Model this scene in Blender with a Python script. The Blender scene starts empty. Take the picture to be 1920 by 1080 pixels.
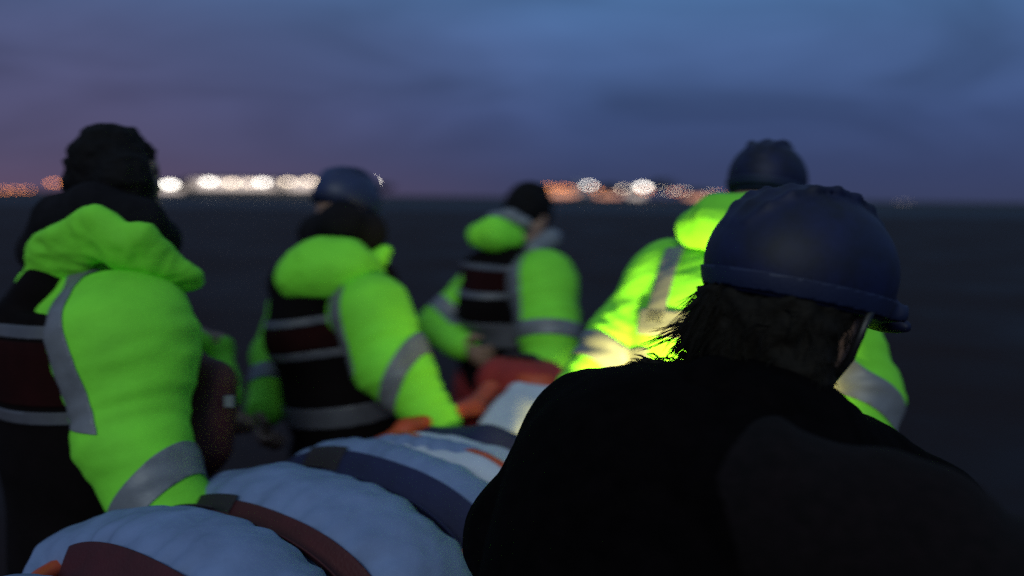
import bpy, bmesh, math, random
import numpy as np
from mathutils import Vector, Matrix

S = bpy.context.scene
R = math.radians
rng = np.random.default_rng(7)
random.seed(7)

# ------------------------------------------------------------------ camera
CAM_Z = 1.55
F = 1600.0                                   # focal length in photo pixels (1920 wide)
PITCH, ROLL = 6.1, 0.75
cd = bpy.data.cameras.new('camera')
cam = bpy.data.objects.new('camera', cd)
S.collection.objects.link(cam)
CM = Matrix.Translation((0, 0, CAM_Z)) @ Matrix.Rotation(R(90 - PITCH), 4, 'X') @ Matrix.Rotation(R(ROLL), 4, 'Z')
cam.matrix_world = CM
cd.sensor_width = 36.0
cd.lens = 36.0 * F / 1920.0
cd.clip_start = 0.05
cd.clip_end = 6000
cd.dof.use_dof = True
cd.dof.focus_distance = 1.34
cd.dof.aperture_fstop = 0.030 / 0.0230       # lens opening of about 23 mm
cd.dof.aperture_ratio = 0.62
S.camera = cam

# ------------------------------------------------------------------ world, sun, exposure
SUN_EL, SUN_AZ = R(27), R(186)
w = bpy.data.worlds.new('World'); S.world = w; w.use_nodes = True
nt = w.node_tree; nt.nodes.clear()
def nd(t, typ, **kw):
    n = t.nodes.new(typ)
    for k, v in kw.items():
        if k.startswith('i_'):
            n.inputs[k[2:].replace('_', ' ')].default_value = v
        else: setattr(n, k, v)
    return n
def math_(t, op, a, b=None, clamp=False):
    n = t.nodes.new('ShaderNodeMath'); n.operation = op; n.use_clamp = clamp
    for i, v in enumerate((a, b)):
        if v is None: continue
        if isinstance(v, (int, float)): n.inputs[i].default_value = v
        else: t.links.new(v, n.inputs[i])
    return n.outputs[0]
def mixc(t, fac, a, b, blend='MIX'):
    n = t.nodes.new('ShaderNodeMix'); n.data_type = 'RGBA'; n.blend_type = blend
    for sock, v in ((n.inputs['Factor'], fac), (n.inputs[6], a), (n.inputs[7], b)):
        if isinstance(v, (int, float)): sock.default_value = v
        elif isinstance(v, tuple): sock.default_value = v if len(v) == 4 else v + (1,)
        else: t.links.new(v, sock)
    return n.outputs[2]
def ramp(t, fac, stops):
    n = t.nodes.new('ShaderNodeValToRGB')
    e = n.color_ramp.elements
    while len(e) < len(stops): e.new(0.5)
    for el, (p, c) in zip(e, stops):
        el.position = p; el.color = (c if len(c) == 4 else c + (1,))
    t.links.new(fac, n.inputs[0])
    return n.outputs[0]

tc = nd(nt, 'ShaderNodeTexCoord')
sep = nd(nt, 'ShaderNodeSeparateXYZ'); nt.links.new(tc.outputs['Generated'], sep.inputs[0])
X, Y, Z = sep.outputs
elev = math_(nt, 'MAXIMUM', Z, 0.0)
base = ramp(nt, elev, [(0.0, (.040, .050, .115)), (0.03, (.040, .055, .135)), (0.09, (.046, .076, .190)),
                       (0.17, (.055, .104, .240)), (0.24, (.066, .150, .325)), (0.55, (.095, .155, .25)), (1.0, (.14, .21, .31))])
# purple town glow low in the north-west
az = math_(nt, 'ADD', math_(nt, 'MULTIPLY', X, -2.0), 0.15, True)
az2 = math_(nt, 'MULTIPLY', az, math_(nt, 'POWER', math_(nt, 'SUBTRACT', 1.0, math_(nt, 'MULTIPLY', elev, 2.2), True), 1.5))
sky = mixc(nt, az2, base, (.086, .074, .143))
low = math_(nt, 'MULTIPLY', math_(nt, 'POWER', math_(nt, 'SUBTRACT', 1.0, math_(nt, 'MULTIPLY', elev, 16.0), True), 2.0), az)
sky = mixc(nt, math_(nt, 'MULTIPLY', low, 0.18), sky, (.20, .055, .06))
# thin cloud: noise on a flat layer overhead, drawn out into streaks
zz = math_(nt, 'ADD', elev, 0.24)
cmb = nd(nt, 'ShaderNodeCombineXYZ')
nt.links.new(math_(nt, 'DIVIDE', X, zz), cmb.inputs[0]); nt.links.new(math_(nt, 'DIVIDE', Y, zz), cmb.inputs[1])
mp = nd(nt, 'ShaderNodeMapping'); mp.inputs['Rotation'].default_value = (0, 0, R(-20)); mp.inputs['Scale'].default_value = (1.0, 1.25, 1)
nt.links.new(cmb.outputs[0], mp.inputs[0])
nz = nd(nt, 'ShaderNodeTexNoise', i_Scale=1.15, i_Detail=5.0, i_Roughness=0.55, i_Distortion=0.8)
nt.links.new(mp.outputs[0], nz.inputs['Vector'])
cl = nd(nt, 'ShaderNodeMapRange'); nt.links.new(nz.outputs[0], cl.inputs[0])
cl.inputs[1].default_value = 0.3; cl.inputs[2].default_value = 0.75; cl.inputs[3].default_value = 0.80; cl.inputs[4].default_value = 1.40
sky = mixc(nt, math_(nt, 'MULTIPLY', elev, 9.0, True), sky, mixc(nt, 1.0, sky, cl.outputs[0], 'MULTIPLY'))
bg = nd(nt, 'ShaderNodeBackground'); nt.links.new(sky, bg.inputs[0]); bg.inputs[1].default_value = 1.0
st = nd(nt, 'ShaderNodeTexSky', sky_type='NISHITA', sun_disc=False, sun_elevation=R(-4), sun_rotation=SUN_AZ)
bg2 = nd(nt, 'ShaderNodeBackground'); nt.links.new(st.outputs[0], bg2.inputs[0]); bg2.inputs[1].default_value = 0.05
ad = nd(nt, 'ShaderNodeAddShader'); out = nd(nt, 'ShaderNodeOutputWorld')
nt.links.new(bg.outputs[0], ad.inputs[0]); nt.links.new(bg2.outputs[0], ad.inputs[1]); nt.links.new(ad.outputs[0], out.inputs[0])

sl = bpy.data.lights.new('dusk_light', 'SUN'); sl.energy = 0.80; sl.angle = R(18); sl.color = (.84, .95, .92)
so = bpy.data.objects.new('dusk_light', sl); S.collection.objects.link(so)
sdir = Vector((math.sin(SUN_AZ) * math.cos(SUN_EL), math.cos(SUN_AZ) * math.cos(SUN_EL), math.sin(SUN_EL)))
so.rotation_euler = sdir.to_track_quat('Z', 'Y').to_euler(); so.location = (-3, -6, 5)

S.view_settings.view_transform = 'Standard'; S.view_settings.look = 'None'
S.view_settings.exposure = 0.0; S.view_settings.gamma = 1.0
S.render.engine = 'CYCLES'
S.cycles.use_denoising = False
S.cycles.use_adaptive_sampling = False
S.cycles.max_bounces = 6
S.cycles.sample_clamp_indirect = 0.35

# ------------------------------------------------------------------ helpers
C = S.collection
def at(px, py, d):
    """photo pixel + depth along the view -> world point (where that thing stands)"""
    v = CM @ Vector(((px - 960) / F * d, -(py - 540) / F * d, -d))
    return np.array(v)
def A(*v): return np.array(v, float)
def unit(v): v = np.asarray(v, float); return v / np.linalg.norm(v)

LAT = rng.random((32, 32, 32)).astype(np.float32)
def vnoise(p):
    i = np.floor(p).astype(int); f = p - i; f = f * f * (3 - 2 * f)
    i0 = i & 31; i1 = (i + 1) & 31; o = 0
    for a in (0, 1):
        for b in (0, 1):
            for c in (0, 1):
                wgt = (f[:, 0] if a else 1 - f[:, 0]) * (f[:, 1] if b else 1 - f[:, 1]) * (f[:, 2] if c else 1 - f[:, 2])
                o = o + wgt * LAT[(i1 if a else i0)[:, 0], (i1 if b else i0)[:, 1], (i1 if c else i0)[:, 2]]
    return o * 2 - 1

class Field:
    """a signed distance grid; shapes blend into it and mesh() draws its skin (surface nets)"""
    def __init__(s, lo, hi, h):
        s.lo = np.array(lo, float); s.h = h
        s.n = np.ceil((np.array(hi) - s.lo) / h).astype(int) + 1
        s.d = np.full(tuple(s.n), 0.3, np.float32)
    def box(s, lo, hi, m):
        a = np.clip(((np.array(lo) - m - s.lo) / s.h).astype(int), 0, s.n); b = np.clip(((np.array(hi) + m - s.lo) / s.h).astype(int) + 2, 0, s.n)
        sl = tuple(slice(x, y) for x, y in zip(a, b))
        ax = [(s.lo[i] + s.h * np.arange(a[i], b[i])).astype(np.float32) for i in range(3)]
        return sl, (ax[0][:, None, None], ax[1][None, :, None], ax[2][None, None, :])
    def put(s, lo, hi, fn, k=0.02, op='add'):
        sl, P = s.box(lo, hi, k + 0.02)
        if min(s.d[sl].shape) == 0: return
        v = fn(P).astype(np.float32); o = s.d[sl]
        if op == 'add':
            if k > 0:
                hh = np.clip(0.5 + 0.5 * (o - v) / k, 0, 1); s.d[sl] = o + (v - o) * hh - k * hh * (1 - hh)
            else: s.d[sl] = np.minimum(o, v)
        elif op == 'sub': s.d[sl] = np.maximum(o, -v)
    def cone(s, a, b, ra, rb, k=0.02, n=None, sc=1.0, op='add'):
        a = np.array(a, float); b = np.array(b, float); m = max(ra, rb)
        ba = b - a; bb = float(ba @ ba) + 1e-9
        if n is not None: n = unit(n - ba * (n @ ba) / bb)
        def fn(P):
            q = [P[i] - a[i] for i in range(3)]
            if n is not None:
                dn = sum(q[i] * n[i] for i in range(3)) * (1 / sc - 1)
                q = [q[i] + dn * n[i] for i in range(3)]
            t = np.clip(sum(q[i] * ba[i] for i in range(3)) / bb, 0, 1)
            return (np.sqrt(sum((q[i] - t * ba[i]) ** 2 for i in range(3))) - (ra + (rb - ra) * t)) * min(1.0, sc)
        s.put(np.minimum(a, b) - m, np.maximum(a, b) + m, fn, k, op)
    def chain(s, pts, rad, k=0.02, n=None, sc=1.0):
        for i in range(len(pts) - 1): s.cone(pts[i], pts[i + 1], rad[i], rad[i + 1], k, n, sc)
    def ell(s, c, ax, r, k=0.02, op='add'):
        c = np.array(c, float); m = max(r)
        def fn(P):
            q = [P[i] - c[i] for i in range(3)]
            l = [sum(q[i] * ax[j][i] for i in range(3)) / r[j] for j in range(3)]
            k0 = np.sqrt(sum(x * x for x in l)) + 1e-6
            k1 = np.sqrt(sum((x / r[j]) ** 2 for j, x in enumerate(l))) + 1e-6
            return k0 * (k0 - 1) / k1
        s.put(c - m, c + m, fn, k, op)
    def rbox(s, c, ax, r, rr=0.02, k=0.01, op='add'):
        c = np.array(c, float); m = math.sqrt(sum(x * x for x in r))
        def fn(P):
            q = [P[i] - c[i] for i in range(3)]
            l = [np.abs(sum(q[i] * ax[j][i] for i in range(3))) - r[j] + rr for j in range(3)]
            o = np.sqrt(sum(np.maximum(x, 0) ** 2 for x in l))
            return o + np.minimum(np.maximum(np.maximum(l[0], l[1]), l[2]), 0) - rr
        s.put(c - m, c + m, fn, k, op)
    def cut(s, p, n):                           # drop the side n points to
        ax = [(s.lo[i] + s.h * np.arange(s.n[i])).astype(np.float32) for i in range(3)]
        v = (ax[0][:, None, None] - p[0]) * n[0] + (ax[1][None, :, None] - p[1]) * n[1] + (ax[2][None, None, :] - p[2]) * n[2]
        s.d = np.maximum(s.d, v.astype(np.float32))
    def mesh(s):
        d = s.d; ins = d < 0; n = s.n
        c = np.zeros((n[0] - 1, n[1] - 1, n[2] - 1), np.uint8)
        for a in (0, 1):
            for b in (0, 1):
                for e in (0, 1):
                    c += ins[a:n[0] - 1 + a, b:n[1] - 1 + b, e:n[2] - 1 + e]
        act = np.argwhere((c > 0) & (c < 8))
        idx = np.full(c.shape, -1, np.int32); idx[tuple(act.T)] = np.arange(len(act))
        cor = np.array([(a, b, e) for a in (0, 1) for b in (0, 1) for e in (0, 1)])
        val = np.stack([d[tuple((act + o).T)] for o in cor], 1)
        sm = np.zeros((len(act), 3)); ct = np.zeros(len(act))
        for i in range(8):
            for j in range(i + 1, 8):
                if np.abs(cor[i] - cor[j]).sum() != 1: continue
                x = (val[:, i] < 0) != (val[:, j] < 0)
                t = val[:, i] / np.where(x, val[:, i] - val[:, j], 1)
                sm += np.where(x[:, None], cor[i] + t[:, None] * (cor[j] - cor[i]), 0); ct += x
        V = s.lo + s.h * (act + sm / ct[:, None])
        faces = []
        for ax in range(3):
            u, v = (ax + 1) % 3, (ax + 2) % 3
            s0 = [slice(None)] * 3; s1 = [slice(None)] * 3
            s0[ax] = slice(0, n[ax] - 1); s1[ax] = slice(1, n[ax])
            e = np.argwhere(ins[tuple(s0)] != ins[tuple(s1)])
            e = e[(e[:, u] > 0) & (e[:, v] > 0) & (e[:, u] < n[u] - 1) & (e[:, v] < n[v] - 1)]
            if not len(e): continue
            du = np.zeros(3, int); du[u] = 1; dv = np.zeros(3, int); dv[v] = 1
            q = np.stack([idx[tuple(k.T)] for k in (e - du - dv, e - dv, e, e - du)], 1)
            fl = ~ins[tuple(e.T)]; q[fl] = q[fl][:, ::-1]
            faces.append(q)
        return V, np.concatenate(faces)

def normals(V, Fq):
    n = np.cross(V[Fq[:, 2]] - V[Fq[:, 0]], V[Fq[:, 3]] - V[Fq[:, 1]])
    o = np.zeros_like(V)
    for i in range(4): np.add.at(o, Fq[:, i], n)
    return o / (np.linalg.norm(o, axis=1, keepdims=True) + 1e-12)
def relax(V, Fq, it=1, a=0.5):
    for _ in range(it):
        o = np.zeros_like(V); c = np.zeros(len(V))
        for i in range(4):
            for j in (1, 3):
                np.add.at(o, Fq[:, i], V[Fq[:, (i + j) % 4]]); np.add.at(c, Fq[:, i], 1)
        V = V + a * (o / c[:, None] - V)
    return V
def wrinkle(V, Fq, amp, freq, ax=None, ratio=0.35, seed=0.0):
    """cloth folds: noise stretched across the given axis"""
    N = normals(V, Fq)
    P = V.copy()
    if ax is not None:
        ax = unit(ax); t = P @ ax; P = P * ratio + np.outer(t * (1 - ratio), ax)
    wv = vnoise(P * 3.1 + seed + 9)[:, None] * 0.35
    P = P + wv * 0.25
    r = 1 - 2 * np.abs(vnoise(P * freq + seed))
    r2 = vnoise(P * freq * 2.7 + seed * 3)
    return V + N * (amp * (0.7 * r + 0.35 * r2))[:, None]

def link(name, V, Fq, mat, parent=None, smooth=True):
    me = bpy.data.meshes.new(name)
    me.from_pydata([tuple(v) for v in V], [], [tuple(int(i) for i in f) for f in Fq])
    if smooth: me.polygons.foreach_set('use_smooth', [True] * len(me.polygons))
    me.update()
    o = bpy.data.objects.new(name, me); C.objects.link(o)
    if mat: me.materials.append(mat)
    if parent: o.parent = parent; o.matrix_parent_inverse = parent.matrix_world.inverted()
    return o
def obj(name, bm, mat, parent=None, smooth=False):
    bmesh.ops.recalc_face_normals(bm, faces=bm.faces)
    me = bpy.data.meshes.new(name); bm.to_mesh(me); bm.free()
    if smooth: me.polygons.foreach_set('use_smooth', [True] * len(me.polygons))
    o = bpy.data.objects.new(name, me); C.objects.link(o)
    if mat: me.materials.append(mat)
    if parent: o.parent = parent; o.matrix_parent_inverse = parent.matrix_world.inverted()
    return o
def thing(name, label, cat, loc, group=None):
    o = bpy.data.objects.new(name, None); C.objects.link(o); o.location = loc
    o.matrix_world = Matrix.Translation(loc)
    tag(o, label, cat, group); return o
def tag(o, label, cat, group=None, kind=None):
    if label: o['label'] = label
    if cat: o['category'] = cat
    if group: o['group'] = group
    if kind: o['kind'] = kind
    return o
def band(name, V, Fq, slabs, mask, mat, parent, off=0.004):
    """a strip of cloth that lies on the skin V,Fq between pairs of planes"""
    N = normals(V, Fq); m = mask(V)
    for p, n, hw in slabs: m &= np.abs((V - p) @ unit(n)) < hw + 0.02
    fk = Fq[m[Fq].all(1)]
    if not len(fk): return None
    us, inv = np.unique(fk, return_inverse=True); fk = inv.reshape(fk.shape)
    W = V[us] + N[us] * off
    bm = bmesh.new(); vs = [bm.verts.new(tuple(x)) for x in W]
    for f in fk: bm.faces.new([vs[i] for i in f])
    for p, n, hw in slabs:
        n = unit(n)
        for sg in (1, -1):
            g = list(bm.verts) + list(bm.edges) + list(bm.faces)
            bmesh.ops.bisect_plane(bm, geom=g, plane_co=tuple(p + n * hw * sg), plane_no=tuple(n * sg), clear_outer=True)
    if not bm.faces: bm.free(); return None
    me = bpy.data.meshes.new(name); bm.to_mesh(me); bm.free()
    me.polygons.foreach_set('use_smooth', [True] * len(me.polygons)); me.materials.append(mat)
    o = bpy.data.objects.new(name, me); C.objects.link(o)
    o.parent = parent; o.matrix_parent_inverse = parent.matrix_world.inverted()
    sm = o.modifiers.new('thickness', 'SOLIDIFY'); sm.thickness = 0.003; sm.offset = -1
    return o
def tube(bm, pts, rad, seg=8):
    pts = [Vector(p) for p in pts]; rings = []
    for i, p in enumerate(pts):
        t = (pts[min(i + 1, len(pts) - 1)] - pts[max(i - 1, 0)]).normalized()
        u = t.orthogonal().normalized() if i == 0 else (u - t * u.dot(t)).normalized()
        v = t.cross(u); r = rad[i] if hasattr(rad, '__len__') else rad
        rings.append([bm.verts.new(p + (u * math.cos(a) + v * math.sin(a)) * r) for a in (2 * math.pi * k / seg for k in range(seg))])
    for a, b in zip(rings, rings[1:]):
        for k in range(seg): bm.faces.new((a[k], a[(k + 1) % seg], b[(k + 1) % seg], b[k]))
    bm.faces.new(rings[0][::-1]); bm.faces.new(rings[-1])
def bx(bm, c, r):
    g = bmesh.ops.create_cube(bm, size=2.0)['verts']
    for v in g: v.co = Vector((c[0] + v.co.x * r[0], c[1] + v.co.y * r[1], c[2] + v.co.z * r[2]))
    return g

# ------------------------------------------------------------------ materials
def mat(name, col, rough=0.7, metal=0.0, var=0.25, scale=14.0, bump=0.15, bscale=160.0, spec=0.5, sheen=0.0, col2=None, coat=0.0):
    m = bpy.data.materials.new(name); m.use_nodes = True; t = m.node_tree
    b = t.nodes['Principled BSDF']
    co = nd(t, 'ShaderNodeTexCoord')
    n1 = nd(t, 'ShaderNodeTexNoise', i_Scale=scale, i_Detail=5.0, i_Roughness=0.6); t.links.new(co.outputs['Object'], n1.inputs['Vector'])
    dark = tuple(c * (1 - var) for c in col) if col2 is None else col2
    lite = tuple(min(1, c * (1 + var * 0.6)) for c in col)
    cr = ramp(t, n1.outputs[0], [(0.3, dark), (0.7, lite)])
    t.links.new(cr, b.inputs['Base Color'])
    b.inputs['Roughness'].default_value = rough; b.inputs['Metallic'].default_value = metal
    b.inputs['Specular IOR Level'].default_value = spec
    b.inputs['Sheen Weight'].default_value = sheen; b.inputs['Coat Weight'].default_value = coat
    if bump:
        n2 = nd(t, 'ShaderNodeTexNoise', i_Scale=bscale, i_Detail=3.0); t.links.new(co.outputs['Object'], n2.inputs['Vector'])
        bp = nd(t, 'ShaderNodeBump'); bp.inputs['Strength'].default_value = bump; bp.inputs['Distance'].default_value = 0.004
        t.links.new(n2.outputs[0], bp.inputs['Height']); t.links.new(bp.outputs[0], b.inputs['Normal'])
    return m
def glow(name, col, strength):
    m = bpy.data.materials.new(name); m.use_nodes = True; t = m.node_tree
    b = t.nodes['Principled BSDF']; b.inputs['Base Color'].default_value = (.8, .8, .8, 1)
    m.cycles.emission_sampling = 'AUTO' if 'lamp' in name else 'NONE'; b.inputs['Emission Color'].default_value = col + (1,); b.inputs['Emission Strength'].default_value = strength
    return m
M = dict(
    hivis=mat('fluorescent_yellow_cloth', (.23, .86, .04), 0.8, var=.22, scale=5, bump=.2, bscale=90),
    tape=mat('reflective_tape', (.19, .20, .225), 0.5, .1, var=.18, scale=20, bump=.1),
    vest=mat('black_vest_nylon', (.005, .003, .0035), 0.9, spec=.1, var=.35, bump=.3),
    vestred=mat('dark_red_vest_nylon', (.017, .0027, .003), 0.9, spec=.1, var=.35, bump=.3),
    piping=mat('grey_piping', (.085, .085, .105), 0.5, var=.2),
    dark=mat('dark_drysuit', (.0045, .0040, .0055), 0.95, spec=.08, var=.4, bump=.3),
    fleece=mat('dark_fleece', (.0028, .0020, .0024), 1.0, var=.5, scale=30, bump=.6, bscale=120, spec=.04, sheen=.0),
    purple=mat('plum_skylit_fleece', (.0056, .0030, .0038), 1.0, var=.6, scale=60, bump=.6, bscale=150, spec=.2, sheen=.0),  # jacket fleece made paler, sky light on the arm put into the colour
    boot=mat('boot_rubber', (.010, .010, .010), 0.55, var=.3),
    skin=mat('skin', (.28, .16, .11), 0.6, var=.12, bump=.1),
    hair=mat('dark_hair', (.006, .005, .006), 0.8, spec=.15, var=.4, scale=80, bump=.5, bscale=200),
    brown=mat('brown_hair', (.010, .008, .006), 0.75, spec=.15, var=.4, scale=80, bump=.4, bscale=200),
    scarf=mat('dark_scarf', (.010, .009, .012), 0.95, var=.4, bump=.6, spec=.1),
    helmet=mat('navy_helmet_shell', (.0026, .0055, .038), 0.62, var=.65, scale=22, bump=.04, spec=.45),  # strong tone patches put a pale sheen into the shell colour
    helmetblue=mat('blue_helmet_shell', (.013, .023, .085), 0.5, var=.2, bump=.04),
    helmettrim=mat('blue_helmet_trim', (.008, .014, .055), 0.6, var=.2, bump=.1),
    badge=mat('grey_badge', (.022, .028, .045), 0.6, var=.3),
    bag=mat('blue_grey_mattress_cloth', (.17, .235, .42), 0.85, var=.22, scale=9, bump=.35, bscale=60),
    white=mat('white_cotton', (.52, .56, .66), 0.85, var=.12, scale=12, bump=.3, bscale=60),
    strapred=mat('dark_red_webbing', (.055, .004, .008), 0.7, var=.25, bump=.4),
    strapblue=mat('navy_webbing', (.008, .011, .058), 0.75, var=.25, bump=.4),
    strapblack=mat('black_webbing', (.018, .012, .018), 0.7, var=.25, bump=.4),
    orange=mat('orange_plastic', (.55, .075, .020), 0.5, var=.2, bump=.1),
    redbag=mat('red_nylon', (.32, .022, .016), 0.65, var=.3, scale=10, bump=.3),
    glove=mat('pale_glove', (.45, .48, .56), 0.8, var=.15, bump=.3),
    metal=mat('steel', (.35, .35, .36), 0.4, .9, var=.15, bump=.05),
    pole=mat('painted_steel', (.05, .05, .055), 0.6, .3, var=.2, bump=.05),
    wall=mat('render_wall', (.16, .14, .13), 0.9, var=.2, scale=.4, bump=.1, bscale=6),
    roof=mat('slate_roof', (.03, .03, .035), 0.8, var=.3, scale=.6, bump=.2, bscale=6),
    leaf=mat('dark_foliage', (.016, .022, .012), 0.8, var=.4, scale=.8, bump=0),
    bark=mat('bark', (.03, .025, .02), 0.9, var=.4, scale=2, bump=.3, bscale=12),
    plastic=mat('black_plastic', (.012, .012, .013), 0.4, var=.2, bump=.05),
    canvas=mat('sail_canvas', (.62, .58, .5), 0.8, var=.1, scale=1, bump=.1, bscale=10),
    lampwarm=glow('warm_lamp', (1.0, .80, .58), 8.0),
    lampwhite=glow('white_lamp', (1.0, .93, .82), 11.0),
    lamporange=glow('sodium_lamp', (1.0, .30, .06), 7.0),
    window=glow('lit_window', (1.0, .74, .60), .8),
    windowo=glow('lit_window_orange', (1.0, .30, .08), .9),
    lampdim=glow('faint_lamp', (1.0, .75, .6), .7),
    lens=glow('torch_lens', (1.0, .93, .72), 4.0),
)

# ------------------------------------------------------------------ setting: sand flats, water, far shore
def sheet(name, x0, x1, y0, y1, z, m, nx=2, ny=2, zf=None):
    V = []; Fq = []
    ys = np.linspace(0, 1, ny + 1) ** 2.2 * (y1 - y0) + y0; xs = np.linspace(x0, x1, nx + 1)
    for y in ys:
        for x in xs: V.append((x, y, z + (zf(x, y) if zf else 0)))
    for j in range(ny):
        for i in range(nx):
            a = j * (nx + 1) + i; Fq.append((a, a + 1, a + nx + 2, a + nx + 1))
    return tag(link(name, V, Fq, m), None, None, kind='structure')
def sand_mat():
    m = bpy.data.materials.new('wet_sand'); m.use_nodes = True; t = m.node_tree; b = t.nodes['Principled BSDF']
    co = nd(t, 'ShaderNodeTexCoord')
    n1 = nd(t, 'ShaderNodeTexNoise', i_Scale=.35, i_Detail=7.0, i_Roughness=.65); t.links.new(co.outputs['Object'], n1.inputs['Vector'])
    t.links.new(ramp(t, n1.outputs[0], [(.3, (.0085, .0038, .0032)), (.72, (.020, .0090, .0080))]), b.inputs['Base Color'])
    t.links.new(ramp(t, n1.outputs[0], [(.35, (.55,) * 3), (.7, (.85,) * 3)]), b.inputs['Roughness'])
    n2 = nd(t, 'ShaderNodeTexNoise', i_Scale=9.0, i_Detail=6.0); t.links.new(co.outputs['Object'], n2.inputs['Vector'])
    bp = nd(t, 'ShaderNodeBump'); bp.inputs['Strength'].default_value = .5; bp.inputs['Distance'].default_value = .03
    t.links.new(n2.outputs[0], bp.inputs['Height']); t.links.new(bp.outputs[0], b.inputs['Normal'])
    b.inputs['Specular IOR Level'].default_value = .10
    return m
def water_mat():
    m = bpy.data.materials.new('calm_water'); m.use_nodes = True; t = m.node_tree; b = t.nodes['Principled BSDF']
    b.inputs['Base Color'].default_value = (.008, .008, .012, 1); b.inputs['Roughness'].default_value = .55; b.inputs['Specular IOR Level'].default_value = .12
    co = nd(t, 'ShaderNodeTexCoord')
    n2 = nd(t, 'ShaderNodeTexNoise', i_Scale=.9, i_Detail=5.0); t.links.new(co.outputs['Object'], n2.inputs['Vector'])
    bp = nd(t, 'ShaderNodeBump'); bp.inputs['Strength'].default_value = .5; bp.inputs['Distance'].default_value = .15
    t.links.new(n2.outputs[0], bp.inputs['Height']); t.links.new(bp.outputs[0], b.inputs['Normal'])
    return m
SHORE = 250.0
sheet('ground', -1500, 1500, -300, 3000, 0.0, sand_mat(), 60, 60)
sheet('water', -900, 900, 92, SHORE - 2, 0.004, water_mat(), 40, 8)
sheet('far_shore', -1400, 1400, SHORE - 4, SHORE + 260, -0.02, mat('shore_earth', (.010, .008, .009), .95, var=.4, scale=.05, bump=.2, bscale=.5),
      120, 12, lambda x, y: min(1.0, max(0, (y - SHORE + 4) / 10)) * (1.1 + .5 * math.sin(x * .043) + .3 * math.sin(x * .13)) )

def far(px, py, dist):
    p = at(px, py, dist); return p
GZ = 1.2
def street_lamp(px, py, m, size, label, group, dist=SHORE + 8):
    p = far(px, py, dist); x, y, z = p
    t = thing('street_lamp', label, 'street lamp', (x, y, 0), group)
    bm = bmesh.new(); tube(bm, [(x + .55, y, .3), (x + .55, y, z * .5), (x + .55, y, z + .25), (x + .4, y, z + .42), (x, y, z + size * .52)], [.11, .09, .07, .06, .05])
    obj('pole', bm, M['pole'], t, True)
    bm = bmesh.new(); g = bmesh.ops.create_uvsphere(bm, u_segments=14, v_segments=8, radius=1)['verts']
    for v in g: v.co = Vector((x + v.co.x * size * .8, y + v.co.y * size * .6, z + v.co.z * size * .5))
    obj('lantern', bm, m, t, True)
    return t
sidew = 'row of street lamps along the far left shore'
rw = 'street lamps in the far right cluster of lights'
HOR = lambda px: 360 + (px - 300) * .0131
lf = [(318, 346, 'lampwhite', 1.35, 'big white lamp closest to the bareheaded rescuer at left'),
      (392, 341, 'lampwhite', 1.05, 'second white lamp right of the bareheaded rescuer, beside the tall tree'),
      (434, 343, 'lampwarm', 1.0, 'third warm lamp of the bright row, counted from the bareheaded rescuer'),
      (470, 343, 'lampwarm', .75, 'faint fourth warm lamp in the middle of the bright far left row'),
      (492, 342, 'lampwhite', 1.0, 'fifth lamp of the bright far left row, whiter than the next ones'),
      (540, 341, 'lampwarm', .95, 'sixth warm lamp of the far left row, next to last before the blue helmet'),
      (580, 340, 'lampwarm', .95, 'last warm lamp of the far left row, touching the blue helmet'),
      (694, 341, 'lampwhite', 1.05, 'lone white lamp just right of the blue helmet of the second rescuer')]
for px, py, m, s_, lb in lf: street_lamp(px, py, M[m], s_, lb, sidew)
lo_ = [(100, 343, .75, 'orange lamp standing higher than the others left of the bareheaded rescuer'),
       (6, 357, .6, 'low orange lamp at the very left end of the horizon'),
       (30, 356, .5, 'low orange lamp second from the left end of the horizon'),
       (52, 356, .45, 'low dim orange lamp third from the left end of the horizon')]
for px, py, s_, lb in lo_: street_lamp(px, py, M['lamporange'], s_, lb, 'orange lamps at the left end of the horizon')
rf = [(1026, 351, 'lamporange', .8, 'orange lamp touching the dark hair of the far rescuer'),
      (1040, 353, 'lamporange', .85, 'second orange lamp right of the far rescuer\'s dark hair'),
      (1058, 352, 'lamporange', .7, 'third orange lamp right of the far rescuer\'s dark hair'),
      (1068, 354, 'lamporange', .75, 'fourth orange lamp, just left of the pale sail'),
      (1104, 347, 'lampwhite', .85, 'white lamp right in front of the pale sail'),
      (1116, 355, 'lamporange', .75, 'orange lamp just right of the pale sail'),
      (1170, 354, 'lampwarm', .85, 'pinkish lamp alone between the pale sail and the brightest right lamp'),
      (1206, 350, 'lampwhite', 1.25, 'brightest white lamp of the right cluster, left of the round tree'),
      (1210, 358, 'lamporange', .9, 'orange lamp right under the brightest white lamp of the right cluster'),
      (1238, 357, 'lampwarm', .35, 'very faint lamp under the round dark tree'),
      (1256, 359, 'lampwarm', .5, 'small warm lamp at the right foot of the round dark tree'),
      (1268, 360, 'lamporange', .7, 'orange lamp between two warm ones right of the round tree'),
      (1280, 358, 'lampwarm', .6, 'warm lamp at the right end of the trio beyond the round tree'),
      (1334, 362, 'lampwarm', .5, 'small pale lamp between the round tree and the far right rescuer'),
      (1346, 363, 'lamporange', .45, 'small orange lamp nearest the far right rescuer\'s neck')]
for px, py, m, s_, lb in rf: street_lamp(px, py, M[m], s_ * (.72 if m != 'lampwhite' else .9), lb, rw)
for px, lb in ((1690, 'tiny white lamp just right of the foreground helmet'), (1699, 'tiny white lamp second right of the foreground helmet')):
    street_lamp(px, 379, M['lampdim'], .35, lb, 'tiny lamps right of the foreground helmet')

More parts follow.
